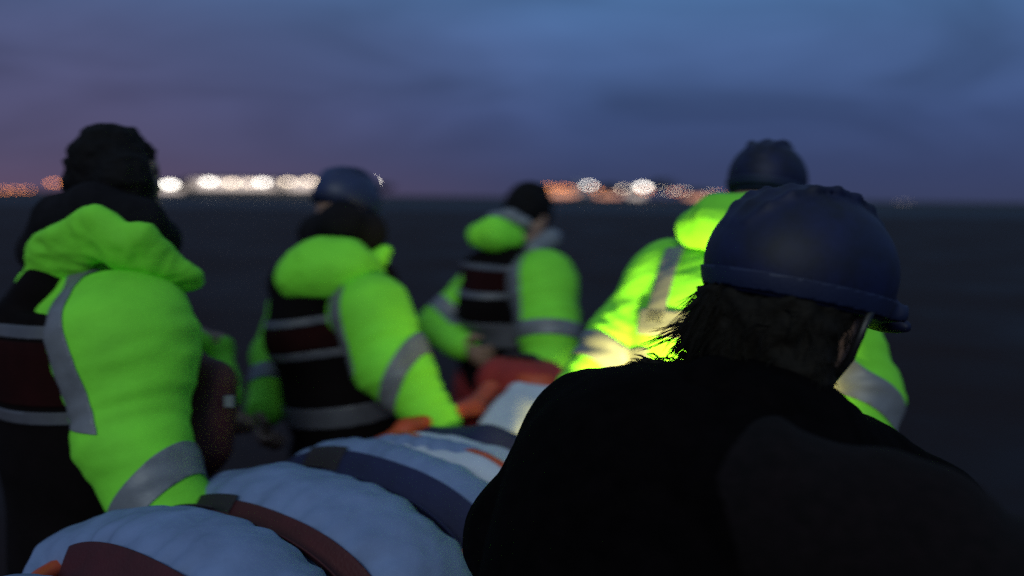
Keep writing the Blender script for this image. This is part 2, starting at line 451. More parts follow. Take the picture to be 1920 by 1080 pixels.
def far_building(px0, px1, py, dist, label, nwin, wm, pitched=True, tall=.55):
    a = far(px0, py, dist); b = far(px1, py, dist)
    x0, x1, y, top = a[0], b[0], dist, max(a[2], b[2])
    t = thing('house', label, 'house', ((x0 + x1) / 2, y, GZ * .5))
    wt = top * (.62 if pitched else .92)
    bm = bmesh.new(); bx(bm, ((x0 + x1) / 2, y + 4, wt / 2), ((x1 - x0) / 2, 4, wt / 2)); obj('wall', bm, M['wall'], t)
    bm = bmesh.new(); e = .4
    if pitched:
        v = [bm.verts.new(c) for c in ((x0 - e, y - e, wt), (x1 + e, y - e, wt), (x1 + e, y + 8 + e, wt), (x0 - e, y + 8 + e, wt), (x0 - e, y + 4, top), (x1 + e, y + 4, top))]
        for f in ((0, 1, 5, 4), (2, 3, 4, 5), (0, 4, 3), (1, 2, 5), (0, 3, 2, 1)): bm.faces.new([v[i] for i in f])
    else: bx(bm, ((x0 + x1) / 2, y + 4, wt + .15), ((x1 - x0) / 2 + .3, 4.3, .15))
    obj('roof', bm, M['roof'], t)
    st_ = (x1 - x0) / nwin
    for i in range(nwin):
        cx = x0 + st_ * (i + .5)
        bm = bmesh.new(); bx(bm, (cx, y - .02, wt * .66), (st_ * .44, .05, wt * .24)); wo = obj('window', bm, M[wm], t)
        bm = bmesh.new(); bx(bm, (cx, y - .09, wt * .66), (.05, .03, wt * .24)); obj('frame', bm, M['pole'], wo)
    return t
far_building(360, 600, 333, SHORE + 30, 'long low lit building behind the bright row of lamps at left', 24, 'window', False)
far_building(300, 346, 338, SHORE + 34, 'small dark house behind the big white lamp beside the bareheaded rescuer', 3, 'window')
far_building(1016, 1082, 345, SHORE + 30, 'low house with orange windows behind the orange lamps', 6, 'windowo')
far_building(1118, 1162, 346, SHORE + 34, 'dark pitched house between the pale sail and the pinkish lamp', 2, 'windowo')
far_building(1180, 1204, 349, SHORE + 34, 'narrow dark house left of the brightest right lamp', 1, 'window')
far_building(1286, 1330, 355, SHORE + 30, 'low dark house right of the warm lamp trio', 3, 'windowo')
# pale sail on a beached boat
p = far(1092, 362, SHORE + 5); t = thing('sailing_boat', 'small beached boat with a pale triangular sail in the right lights', 'boat', (p[0], p[1], 1.0))
bm = bmesh.new(); x, y = p[0], p[1]
prof = [(-3, .0, .9), (-1.5, .7, .75), (1, .8, .7), (2.6, .35, .85), (3.2, .0, 1.0)]
up = []; dn = []
for dx, wd, zt in prof:
    up.append((bm.verts.new((x + dx, y - wd, 1.2 + zt)), bm.verts.new((x + dx, y + wd + .01, 1.2 + zt)))); dn.append(bm.verts.new((x + dx * .8, y, 1.15)))
for i in range(4):
    bm.faces.new((up[i][0], up[i + 1][0], dn[i + 1], dn[i])); bm.faces.new((up[i + 1][1], up[i][1], dn[i], dn[i + 1])); bm.faces.new((up[i][1], up[i + 1][1], up[i + 1][0], up[i][0]))
obj('hull', bm, M['wall'], t)
bm = bmesh.new(); tube(bm, [(x - .8, y, 2), (x - .8, y, far(1092, 331, SHORE + 5)[2])], .06); obj('mast', bm, M['pole'], t)
bm = bmesh.new(); zt = far(1092, 332, SHORE + 5)[2]
fr = [(x - .7, y - .06, zt), (x - .7, y - .06, 2.4), (x + 3.0, y - .06, 2.5), (x + 1.3, y + .1, 3.9)]
va = [bm.verts.new(c) for c in fr]; vb = [bm.verts.new((c[0], c[1] + .04, c[2])) for c in fr]
bm.faces.new(va); bm.faces.new(vb[::-1])
for i in range(4): bm.faces.new((va[i], vb[i], vb[(i + 1) % 4], va[(i + 1) % 4]))
obj('sail', bm, M['canvas'], t)

def far_tree(px, py, wpx, dist, label, seed):
    rg = np.random.default_rng(seed); p = far(px, py, dist); x, y, top = p
    r = wpx / 2 / F * dist
    t = thing('tree', label, 'tree', (x, y, 1.0), 'dark trees along the far shore')
    bm = bmesh.new(); tube(bm, [(x, y, .6), (x + .1, y, top * .45), (x - .1, y, top * .8)], [.3, .22, .08])
    for k in range(5):
        a = rg.random() * 6.28; tube(bm, [(x, y, top * .4), (x + math.cos(a) * r * .6, y + math.sin(a) * r * .6, top * .75)], [.12, .03], 5)
    obj('trunk', bm, M['bark'], t, True)
    bm = bmesh.new()
    cl = [(rg.normal(0, .42, 3)) for _ in range(16)]
    for i in range(1500):
        c = cl[i % 16] + rg.normal(0, .17, 3)
        q = Vector((x + c[0] * r * 1.1, y + c[1] * r, top * .66 + c[2] * top * .3))
        s_ = .16 + rg.random() * .2
        u = Vector(rg.normal(size=3)).normalized() * s_; v = Vector(rg.normal(size=3)).normalized() * s_
        bm.faces.new([bm.verts.new(q + u), bm.verts.new(q + v), bm.verts.new(q - u)])
    obj('crown', bm, M['leaf'], t)
far_tree(352, 331, 34, SHORE + 4, 'dark narrow tree between the first two bright lamps at left', 1)
far_tree(522, 332, 26, SHORE + 4, 'small dark tree among the bright row of lamps at left', 2)
far_tree(1236, 330, 62, SHORE + 14, 'round dark tree among the right cluster of lights', 3)
far_tree(1146, 338, 36, SHORE + 14, 'low dark tree right of the pale sail', 4)
far_tree(720, 340, 40, SHORE + 20, 'dim bushy tree right of the lone white lamp', 5)

# ------------------------------------------------------------------ people
UP = A(0, 0, 1)
def finger_hand(fl, wrist, d, palm_n, side, sgn):
    """palm and five bent fingers closing towards palm_n, rooted at the wrist"""
    d = unit(d); pn = unit(palm_n - d * (palm_n @ d)); s = np.cross(d, pn) * sgn
    fl.cone(wrist, wrist + d * .085, .024, .034, .012, pn, .55)
    for i, (o, ln) in enumerate(((-.030, .070), (-.010, .080), (.011, .075), (.030, .058))):
        a = wrist + d * .088 + s * o; b = a + (d * .8 + pn * .5) * ln * .5
        c = b + (d * .1 + pn) * ln * .35; e = c + (pn * .5 - d * .7) * ln * .3
        fl.chain([a, b, c, e], [.0105, .0098, .009, .0082], .003)
    a = wrist + d * .03 - s * .028; b = a + (d * .5 - s * .8 + pn * .3) * .036; c = b + (d * .8 + pn * .7 + s * .1) * .03
    fl.chain([a, b, c], [.014, .0115, .0095], .006)

def build_person(label, J, f, hf, hu, r, o, loc_group='rescuers carrying the stretcher'):
    """J: joints in the world, f facing, hf / hu where the head looks / its up, r: sizes, o: options"""
    f = unit(A(f[0], f[1], 0)); rt = A(f[1], -f[0], 0)
    hf = unit(hf); hu = unit(hu - hf * (hu @ hf)); hr = np.cross(hf, hu)
    pel, che, nek, hed = J['pelvis'], J['chest'], J['neck'], J['head']
    axis = unit(che - pel)
    fp = unit(f - axis * (f @ axis))
    root = thing('person', label, 'person', (pel[0], pel[1], 0), loc_group)
    hips = [pel + rt * s * .09 - UP * .04 for s in (1, -1)]
    feet = [A(h[0], h[1], .09) + f * st + rt * s * .03 for h, st, s in zip(hips, (.20, -.22), (1, -1))]
    knees = [(h + q) / 2 + f * .07 for h, q in zip(hips, feet)]
    allp = np.array([pel, che, nek, hed] + hips + feet + [J[k] for k in ('shR', 'elR', 'wrR', 'shL', 'elL', 'wrL')])
    lo = allp.min(0) - .26; hi = allp.max(0) + .26; lo[2] = -.02
    # body: one continuous skin
    B = Field(lo, hi, .0065)
    hs = r.get('head', 1.0)
    ax = (hr, hf, hu)
    B.ell(hed, ax, (.072 * hs, .092 * hs, .098 * hs), .0)
    B.ell(hed + (hf * .022 - hu * .055) * hs, ax, (.056 * hs, .068 * hs, .062 * hs), .03)
    B.ell(hed + (hf * .062 - hu * .098) * hs, ax, (.026 * hs, .022 * hs, .018 * hs), .025)
    B.cone(hed + (hf * .088 - hu * .012) * hs, hed + (hf * .112 - hu * .050) * hs, .008, .014, .012)
    for s in (1, -1):
        B.ell(hed + (hr * s * .031 + hf * .094 - hu * .016) * hs, ax, (.016, .014, .011), .0, 'sub')
        B.ell(hed + (hr * s * .031 + hf * .080 - hu * .016) * hs, ax, (.013, .013, .013), .002)
        B.ell(hed + (hr * s * .076 - hf * .008 - hu * .025) * hs, ax, (.010, .022, .034), .008)
        B.cone(hed + (hr * s * .014 + hf * .093 + hu * .004) * hs, hed + (hr * s * .045 + hf * .082 + hu * .006) * hs, .007, .006, .012)
    B.cone(hed + (hf * .086 - hu * .076 + hr * .018) * hs, hed + (hf * .086 - hu * .076 - hr * .018) * hs, .008, .008, .008)
    B.cone(nek - UP * .02, hed - hu * .05 * hs - hf * .015, .058, .052, .03)
    B.chain([pel, (pel + che) / 2, che], [.155, .14, .165], .05, fp, .66)
    B.cone(che, nek, .15, .07, .06, fp, .7)
    for s, q in ((1, 'R'), (-1, 'L')):
        B.cone(che * .45 + nek * .55, J['sh' + q], .07, .062, .05)
        B.chain([J['sh' + q], J['el' + q], J['wr' + q]], [.056, .042, .028], .025)
        dd = unit(J['wr' + q] - J['el' + q])
        finger_hand(B, J['wr' + q] + dd * .01, dd, o.get('palm' + q, unit(-rt * s + f * .3)), rt, s)
    for i in range(2):
        B.chain([hips[i], knees[i], feet[i]], [.088, .058, .042], .03)
        B.cone(feet[i] - UP * .04 - f * .05, feet[i] - UP * .05 + f * .15, .045, .035, .03)
    V, Fq = B.mesh(); V = relax(V, Fq, 1, .4)
    link('body', V, Fq, M['skin'], root)
    # trousers
    T = Field(lo, hi, .010)
    T.cone(pel - axis * .02, pel + axis * .12, .175, .165, .04, fp, .72)
    for i in range(2): T.chain([hips[i], knees[i], feet[i] + UP * .06], [.112, .085, .075], .03)
    T.cut(A(0, 0, .11), A(0, 0, -1))
    V, Fq = T.mesh(); V = wrinkle(V, Fq, .007, 9, UP, .4, 3.0); link('trousers', V, Fq, o.get('trousers', M['dark']), root)
    for i in range(2):
        T = Field(feet[i] - A(.25, .25, .1), feet[i] + A(.25, .25, .25), .009)
        T.cone(feet[i] - UP * .035 - f * .05, feet[i] - UP * .045 + f * .16, .055, .043, .03); T.cone(feet[i] - UP * .02 - f * .03, feet[i] + UP * .16 - f * .02, .056, .062, .03)
        T.cut(A(0, 0, .006), A(0, 0, -1))
        V, Fq = T.mesh(); link('boot', V, Fq, M['boot'], root)
    # jacket
    K = Field(lo, hi, .0075)
    jr = r.get('torso', 1.0)
    K.chain([pel - axis * .06, (pel + che) / 2, che], [.185 * jr, .178 * jr, .195 * jr], .05, fp, .74)
    K.cone(che, nek - UP * .02, .18 * jr, .085, .06, fp, .74)
    for q in 'RL':
        rr = r['arm' + q]
        K.cone(che * .5 + nek * .5, J['sh' + q], .085, rr[0] * .92, .05)
        K.chain([J['sh' + q], J['el' + q], J['wr' + q]], rr, .035)
        K.cut(J['wr' + q] + unit(J['wr' + q] - J['el' + q]) * .035, unit(J['wr' + q] - J['el' + q])) if o.get('cutcuff' + q) else None
    for e in o.get('extra', []): K.cone(*e)
    V, Fq = K.mesh()
    armax = unit(J['wrR'] - J['shR'])
    V = wrinkle(V, Fq, r.get('fold', .006), 7, armax, .4, r.get('seed', 1.0))
    V = wrinkle(V, Fq, r.get('fold', .006) * .55, 19, armax, .3, r.get('seed', 1.0) + 2)
    for q in 'RL':                                  # creases bunched at the elbow and the cuff
        qr = min(1.0, r['arm' + q][1] / .085) ** 2
        for c, a_, am in ((J['el' + q], J['wr' + q] - J['sh' + q], .007), (J['wr' + q], J['wr' + q] - J['el' + q], .004)):
            a_ = unit(a_); Nn = normals(V, Fq); g = np.exp(-(np.linalg.norm(V - c, axis=1) / .11) ** 2)
            V = V + Nn * (am * qr * g * np.sin((V @ a_) * 150 + 4 * vnoise(V * 11)) * (.4 + .6 * vnoise(V * 8 + 5)))[:, None]
    V = relax(V, Fq, 1, .3)
    jk = link('jacket', V, Fq, o['jacket'], root)
    def near(c, rad): return lambda P: np.linalg.norm(P - c, axis=1) < rad
    for (q, t_, hw, tilt) in o.get('armbands', []):
        a, b = J['el' + q], J['wr' + q]
        if t_ < 0: a, b, t_ = J['sh' + q], J['el' + q], -t_
        c = a + (b - a) * t_; n = unit(unit(b - a) + np.array(tilt))
        band('reflective_band', V, Fq, [(c, n, hw)], near(c, .17), M['tape'], jk)
    for (c, n, hw, mk, *cutp) in o.get('bands', []):
        band('reflective_band', V, Fq, [(c, n, hw)] + cutp, mk, M['tape'], jk)
    # buoyancy vest over the jacket
    if 'vest' in o:
        vt = o['vest']
        W = Field(lo, hi, .0075)
        W.chain([pel + axis * vt.get('low', .03), (pel + che) / 2, che + axis * .0], [.205 * jr, .21 * jr, .222 * jr], .05, fp, .78)
        W.cone(che, che * .5 + nek * .5, .21 * jr, .15, .05, fp, .78)
        for q in 'RL':
            W.chain([J['sh' + q], J['el' + q]], [r['arm' + q][0] * 1.0, r['arm' + q][1]], 0) if False else None
            W.cone(J['sh' + q] + rt * (.03 if q == 'R' else -.03), J['sh' + q] - axis * .22 + rt * (.08 if q == 'R' else -.08), .125, .10, 0, op='sub')
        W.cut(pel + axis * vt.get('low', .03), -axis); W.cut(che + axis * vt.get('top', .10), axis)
        for q in 'RL':                              # yoke straps over the shoulders, their black also standing in for hood shade
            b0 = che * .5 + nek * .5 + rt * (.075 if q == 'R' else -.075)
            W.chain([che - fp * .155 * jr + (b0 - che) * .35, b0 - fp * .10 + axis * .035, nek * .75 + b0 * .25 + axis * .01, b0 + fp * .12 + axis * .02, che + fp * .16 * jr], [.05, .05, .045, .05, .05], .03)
        W.cone(che - fp * .10, nek - fp * .07 - axis * .01, .10, .065, .04)  # black upper back, drawn in place of the shade below the hood
        V2, F2 = W.mesh(); V2 = wrinkle(V2, F2, .004, 7, axis, .5, 5.0)
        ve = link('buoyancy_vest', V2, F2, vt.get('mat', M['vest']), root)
        allm = lambda P: np.ones(len(P), bool)
        for (h_, hw, mm, nm) in vt['stripes']:
            band(nm, V2, F2, [(che + axis * h_, axis, hw)], vt.get('mask', allm), M[mm], ve, .005)
    # hood, collar, hair, helmet
    for (nm, pts, rad, mm, k, wr, *flat) in o.get('rolls', []):
        H = Field(np.min(pts, 0) - max(rad) - .04, np.max(pts, 0) + max(rad) + .04, .0065)
        H.chain(pts, rad, k, *(flat or ()))
        V3, F3 = H.mesh(); V3 = wrinkle(V3, F3, wr, 10, None, .4, 2.0); V3 = wrinkle(V3, F3, wr * .5, 24, None, .4, 3.0); link(nm, V3, F3, M[mm], root)
    if 'hair' in o:
        ho = o['hair']; H = Field(hed - .30, hed + .24, .006)
        hc = hed + hu * .018 - hf * .014
        hz = hs * ho.get('size', 1.0); H.ell(hc, ax, (.086 * hz, .104 * hz, .104 * hz), 0)
        for e in ho.get('extra', []): H.cone(*e, .03)
        H.cone(hed + (hf * .075 - hu * .02) * hs, hed + (hf * .13 - hu * .09) * hs, .055, .08, 0, op='sub')
        if 'helmet' in o: H.cut(hed - hu * .022, hu)
        V3, F3 = H.mesh(); N3 = normals(V3, F3)
        V3 = V3 + N3 * (.007 * vnoise(V3 * 42) + .004 * vnoise(V3 * 110))[:, None]
        h_ = link('hair', V3, F3, M[ho['mat']], root)
        bm = bmesh.new(); rg = np.random.default_rng(11)
        for i in rg.choice(len(V3), ho['n']):
            if N3[i] @ hf > .8 or ('helmet' in o and (V3[i] - hed) @ hu > -.035): continue
            a = V3[i] - N3[i] * .004; dr = unit(N3[i] * .5 + rg.normal(0, .35, 3) + ho.get('blow', -UP * .4)); ln = ho.get('len', .028) * (.6 + rg.random())
            b = a + dr * ln * .55; c = b + unit(dr + rg.normal(0, .35, 3) + ho.get('blow', -UP * .4) * .6) * ln * .45
            tube(bm, [a, b, c], [.0016, .0012, .0004], 4)
        if ho['n']: obj('hair_strands', bm, M[ho['mat']], h_, True)
    if 'helmet' in o:
        ho = o['helmet']; k = ho.get('scale', 1.0)
        hc = hed + (hu * .020 + hf * ho.get('fwd', 0)) * hs
        H = Field(hed - .24, hed + .24, .005)
        H.ell(hc, ax, (.104 * k, .132 * k, .103 * k), 0)
        H.cut(hc - hu * .052 + 0, -unit(hu + hf * .05))
        H.cone(hc + (hf * .118 - hu * .036) * k + hr * .055 * k, hc + (hf * .118 - hu * .036) * k - hr * .055 * k, .014, .014, .02)
        H.cone(hc + (hf * .162 - hu * .052) * k + hr * .035 * k, hc + (hf * .162 - hu * .052) * k - hr * .035 * k, .008, .008, .03)
        H.cone(hc + (hf * .11 - hu * .036) * k, hc + (hf * .165 - hu * .052) * k, .016, .009, .03, hu, .5)
        H.ell(hed, ax, (.080 * hs, .100 * hs, .110 * hs), 0, 'sub')
        for s in (-1, 0, 1):                        # moulded ridges
            pts = [hc + (hf * math.cos(a) * .127 + hu * math.sin(a) * .102) * k + hr * s * .045 * k * (math.sin(a)) for a in np.linspace(.5, 2.7, 9)]
            H.chain(pts, [.0055 if s == 0 else .004] * 9, .012)
        for s in (-1, 1):                           # vent slots between the ridges
            for a in (1.25, 1.75):
                for w_ in (.04,):
                    c = hc + (hf * math.cos(a) * .128 * (1 - w_ * 2) + hu * math.sin(a) * .103 * (1 - w_ * w_ * 40) + hr * s * w_) * k
                    t_ = unit(-hf * math.sin(a) + hu * math.cos(a)); H.cone(c - t_ * .011, c + t_ * .011, .0038, .0038, .003, op='sub')
        V3, F3 = H.mesh(); V3 = relax(V3, F3, 2, .4)
        he = link('helmet', V3, F3, M[ho['mat']], root)
        band('rim_band', V3, F3, [(hc - hu * .030 * k, unit(hu + hf * .05), .011 * k)], lambda P: (np.linalg.norm((P - hc) - np.outer((P - hc) @ hu, hu), axis=1) > .085 * k) & ((P - hc) @ hf < .125 * k), M[ho['trim']], he, .004)
        bm = bmesh.new()
        for s in (1, -1):
            tube(bm, [hc + hr * s * .094 * k - hu * .045 + hf * .03, hed + (hr * s * .072 - hu * .08 + hf * .03) * hs, hed + (hr * s * .02 - hu * .128 + hf * .05) * hs], .006, 6)
        obj('chin_strap', bm, M['plastic'], he, True)
        if 'badge' in ho:
            pt = ho['badge']; dd = unit(pt); q = hc + A(*(hr * dd[0] * .104 + hf * dd[1] * .130 + hu * dd[2] * .118)) * k
            band('badge', V3, F3, [(q, hu + hf * .5, .006), (q, hf - hu * .5, .007), (q, hf + hu * 1.4, .007)], near(q, .03), M['badge'], he, .003)
    return root, (V, Fq), jk

down = A(0, 0, -1)
# --- left, bareheaded
f1 = unit(A(.86, .50, 0)); r1 = A(f1[1], -f1[0], 0)
J = dict(pelvis=at(165, 950, 1.97), chest=at(160, 650, 1.95), neck=at(205, 478, 1.95), head=at(219, 330, 1.97),
         shR=at(238, 640, 1.76), elR=at(246, 812, 1.72), wrR=at(322, 978, 1.70),
         shL=at(285, 620, 2.20), elL=at(406, 655, 2.44), wrL=at(426, 745, 2.32))
collar = [at(150, 470, 1.90), at(230, 450, 1.82), at(290, 460, 1.90), at(250, 445, 2.02), at(170, 440, 2.02), at(150, 470, 1.90)]
P1 = build_person('bareheaded dark-haired rescuer in yellow jacket and dark vest, lifting the left side of the stretcher',
    J, f1, unit(f1 - UP * .35), UP + f1 * .2, dict(armR=[.140, .094, .090], armL=[.055, .034, .034], fold=.010, seed=1.3, head=1.0, torso=1.02),
    dict(jacket=M['hivis'], armbands=[('R', .74, .030, (.0, 0, .5))],
         bands=[(at(175, 660, 1.74), unit(A(.93, -.1, .35)), .033, lambda P, c=at(220, 640, 1.74): (np.linalg.norm(P - c, axis=1) < .34) & (P[:, 1] < c[1] + .08), (at(120, 610, 1.74), UP, .185))],
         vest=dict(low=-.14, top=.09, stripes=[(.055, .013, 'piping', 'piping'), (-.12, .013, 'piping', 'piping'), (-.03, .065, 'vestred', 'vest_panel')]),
         rolls=[('hood', [at(70, 540, 1.86), at(115, 478, 1.80), at(185, 437, 1.74), at(255, 465, 1.74), at(330, 515, 1.82), at(350, 528, 1.92)], [.038, .043, .043, .042, .036, .030], 'hivis', .03, .010, unit(A(.15, -1, -.45)), .45),
                ('collar', [at(80, 470, 1.97), at(120, 420, 1.92), at(180, 400, 1.86), at(260, 420, 1.84), at(300, 450, 1.94), at(240, 420, 2.05), at(110, 430, 2.05)], [.055, .06, .06, .05, .04, .05, .05], 'scarf', .03, .004)],
         hair=dict(mat='hair', n=0, size=.93, extra=[(at(185, 345, 1.99), at(200, 400, 1.97), .075, .06), (at(235, 335, 1.90), at(245, 385, 1.91), .06, .05)]), palmR=unit(A(.8, -.2, .2))))

H = Field(at(390, 750, 1.9) - .3, at(390, 750, 1.9) + .3, .007)
H.cone(at(402, 720, 1.92), at(375, 830, 1.92), .050, .075, .02); H.cone(at(345, 700, 1.94), at(330, 850, 1.94), .06, .09, .04)
V, Fq = H.mesh(); V = wrinkle(V, Fq, .005, 9, UP, .4, 1.5); po = link('vest_pouch', V, Fq, M['strapred'], P1[0])
bm = bmesh.new(); bx(bm, tuple(at(430, 752, 1.88)), (.010, .006, .012)); obj('buckle', bm, M['tape'], po)
# --- second, blue helmet
f2 = unit(A(.62, .78, 0)); r2 = A(f2[1], -f2[0], 0)
J = dict(pelvis=at(650, 840, 2.56), chest=at(618, 625, 2.53), neck=at(632, 470, 2.50), head=at(648, 384, 2.58),
         shR=at(698, 585, 2.35), elR=at(738, 690, 2.31), wrR=at(822, 795, 2.28),
         shL=at(548, 575, 2.66), elL=at(508, 672, 2.66), wrL=at(500, 765, 2.55))
build_person('rescuer in a blue helmet with yellow hood and dark vest, between two bareheaded rescuers',
    J, f2, unit(f2 - UP * .3), UP + f2 * .2, dict(armR=[.103, .092, .056], armL=[.06, .052, .055], fold=.009, seed=4.1, torso=.84),
    dict(jacket=M['hivis'], armbands=[('R', .27, .024, (0, 0, .45)), ('L', .45, .026, (0, 0, 0))],
         bands=[(at(660, 600, 2.36), unit(A(.85, -.35, .25)), .030, lambda P, c=at(680, 590, 2.36): (np.linalg.norm(P - c, axis=1) < .19) & (P[:, 1] < c[1] + .1))],
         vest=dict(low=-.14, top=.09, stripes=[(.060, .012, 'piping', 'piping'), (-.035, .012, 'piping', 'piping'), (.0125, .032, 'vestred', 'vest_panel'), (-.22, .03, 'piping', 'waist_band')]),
         rolls=[('hood', [at(560, 520, 2.40), at(600, 503, 2.38), at(650, 505, 2.38), at(690, 520, 2.42)], [.066, .078, .072, .05], 'hivis', .04, .006),
                ('hood_toggle', [at(712, 482, 2.5), at(722, 470, 2.5)], [.03, .02], 'hivis', .02, .002),
                ('collar', [at(596, 440, 2.52), at(640, 418, 2.44), at(690, 436, 2.52), at(645, 415, 2.64), at(596, 440, 2.52)], [.05, .055, .05, .05, .05], 'scarf', .03, .003)],
         helmet=dict(mat='helmetblue', trim='helmettrim', scale=.86), palmR=unit(A(.8, -.2, .2))))

# --- third, far end, dark hair
f3 = unit(A(.58, .81, 0)); r3 = A(f3[1], -f3[0], 0)
J = dict(pelvis=at(940, 715, 3.22), chest=at(942, 570, 3.18), neck=at(975, 465, 3.20), head=at(992, 402, 3.26),
         shR=at(1020, 532, 3.02), elR=at(1030, 620, 2.96), wrR=at(1028, 695, 2.92),
         shL=at(885, 540, 3.28), elL=at(815, 612, 3.26), wrL=at(868, 650, 3.06))
build_person('dark-haired rescuer in yellow jacket farthest away, holding the far end of the stretcher',
    J, f3, unit(f3 - UP * .55), UP + f3 * .45, dict(armR=[.112, .098, .078], armL=[.062, .062, .05], fold=.009, seed=6.2, torso=.80),
    dict(trousers=M['redbag'], jacket=M['hivis'], armbands=[('R', .08, .026, (0, 0, 0)), ('L', -.62, .03, (0, 0, 0))],
         bands=[(at(975, 530, 3.03), unit(A(.88, -.35, .15)), .034, lambda P, c=at(1000, 520, 3.03): (np.linalg.norm(P - c, axis=1) < .2) & (P[:, 1] < c[1] + .1))],
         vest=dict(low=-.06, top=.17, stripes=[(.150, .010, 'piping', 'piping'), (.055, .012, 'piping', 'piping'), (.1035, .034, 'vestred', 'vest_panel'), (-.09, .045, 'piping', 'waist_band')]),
         rolls=[('hood', [at(900, 442, 3.1), at(928, 440, 3.08), at(960, 446, 3.1)], [.045, .058, .045], 'hivis', .03, .005),
                ('hood_edge', [at(925, 408, 3.14), at(955, 406, 3.10), at(985, 418, 3.10)], [.022, .026, .022], 'tape', .02, .002),
                ('collar', [at(1000, 470, 3.1), at(1030, 450, 3.16), at(1035, 445, 3.22)], [.035, .035, .035], 'tape', .02, .003)],
         hair=dict(mat='hair', n=0, extra=[(J['head'] - f3 * .06, J['head'] - f3 * .10 - UP * .06, .06, .045)])))

# --- fourth, right side, helmet
f4 = unit(A(.56, .83, 0)); r4 = A(f4[1], -f4[0], 0)
J = dict(pelvis=at(1330, 930, 1.98), chest=at(1350, 640, 1.98), neck=at(1400, 430, 2.0), head=at(1438, 352, 2.06),
         shR=at(1545, 590, 1.88), elR=at(1612, 740, 1.86), wrR=at(1608, 900, 1.76),
         shL=at(1262, 530, 2.10), elL=at(1175, 640, 2.10), wrL=at(1085, 740, 2.02))
c4 = J['chest']
ax4 = unit(J['chest'] - J['pelvis'])
back = lambda P: (P - c4) @ f4 < -.02
build_person('helmeted rescuer in yellow jacket with reflective back stripes, standing beyond the foreground rescuer',
    J, f4, unit(f4 - UP * .2), UP + f4 * .15, dict(armR=[.098, .078, .07], armL=[.10, .085, .055], fold=.009, seed=8.4, torso=1.06, head=.92),
    dict(jacket=M['hivis'], armbands=[('L', .50, .034, (0, 0, 0)), ('R', .20, .030, (-.3, 0, .1))],
         bands=[(c4 - r4 * .105, r4, .026, lambda P: back(P) & ((P - c4) @ ax4 > .03) & (np.abs((P - c4) @ r4) < .16)),
                (c4 + r4 * .045, r4, .026, lambda P: back(P) & ((P - c4) @ ax4 > .03) & (np.abs((P - c4) @ r4) < .16)),
                (c4 + ax4 * .035, ax4, .030, lambda P: back(P) & (np.abs((P - c4) @ r4) < .155))],
         rolls=[('hood', [at(1310, 428, 1.96), at(1350, 418, 1.90), at(1410, 420, 1.90), at(1470, 440, 1.96)], [.048, .055, .055, .05], 'hivis', .04, .005)],
         helmet=dict(mat='helmet', trim='helmettrim', scale=.88), palmR=unit(A(-.8, .2, .2))))

# --- foreground, dark fleece and helmet
f5 = unit(A(.80, .60, 0)); r5 = A(f5[1], -f5[0], 0)
J = dict(pelvis=at(1060, 1330, 1.12), chest=at(1200, 960, 1.13), neck=at(1420, 760, 1.17), head=at(1497, 535, 1.22),
         shR=at(1420, 930, .99), elR=at(1690, 1030, .95), wrR=at(1930, 1150, .97),
         shL=at(1110, 815, 1.28), elL=at(985, 1010, 1.34), wrL=at(1135, 905, 1.52))
hd5 = J['head']
hf5 = unit(A(.90, .42, -.16)); 
hu5 = UP + A(.17, .10, 0)
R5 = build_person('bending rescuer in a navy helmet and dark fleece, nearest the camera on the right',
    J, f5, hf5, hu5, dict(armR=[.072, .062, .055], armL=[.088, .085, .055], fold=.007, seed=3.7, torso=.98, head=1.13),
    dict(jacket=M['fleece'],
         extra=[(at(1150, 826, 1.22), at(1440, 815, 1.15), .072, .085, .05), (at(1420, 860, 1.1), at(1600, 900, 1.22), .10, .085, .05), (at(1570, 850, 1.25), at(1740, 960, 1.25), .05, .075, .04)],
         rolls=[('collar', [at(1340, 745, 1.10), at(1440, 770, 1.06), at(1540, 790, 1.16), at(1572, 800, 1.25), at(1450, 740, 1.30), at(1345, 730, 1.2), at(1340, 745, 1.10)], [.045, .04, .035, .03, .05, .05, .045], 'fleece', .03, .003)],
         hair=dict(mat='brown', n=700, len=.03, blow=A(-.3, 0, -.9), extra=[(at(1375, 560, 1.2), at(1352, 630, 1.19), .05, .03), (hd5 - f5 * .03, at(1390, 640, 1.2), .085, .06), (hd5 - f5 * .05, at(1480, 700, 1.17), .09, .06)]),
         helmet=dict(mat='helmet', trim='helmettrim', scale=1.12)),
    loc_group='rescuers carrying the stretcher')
root5 = R5[0]
# right sleeve of the foreground rescuer, coloured paler than the fleece to hold the sky light
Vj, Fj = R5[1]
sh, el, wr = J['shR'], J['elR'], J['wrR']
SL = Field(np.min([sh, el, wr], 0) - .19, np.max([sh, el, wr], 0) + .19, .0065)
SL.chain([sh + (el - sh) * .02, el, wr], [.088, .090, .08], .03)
V, Fq = SL.mesh(); V = wrinkle(V, Fq, .014, 9, el - sh, .5, 2.2); link('sleeve', V, Fq, M['purple'], root5)
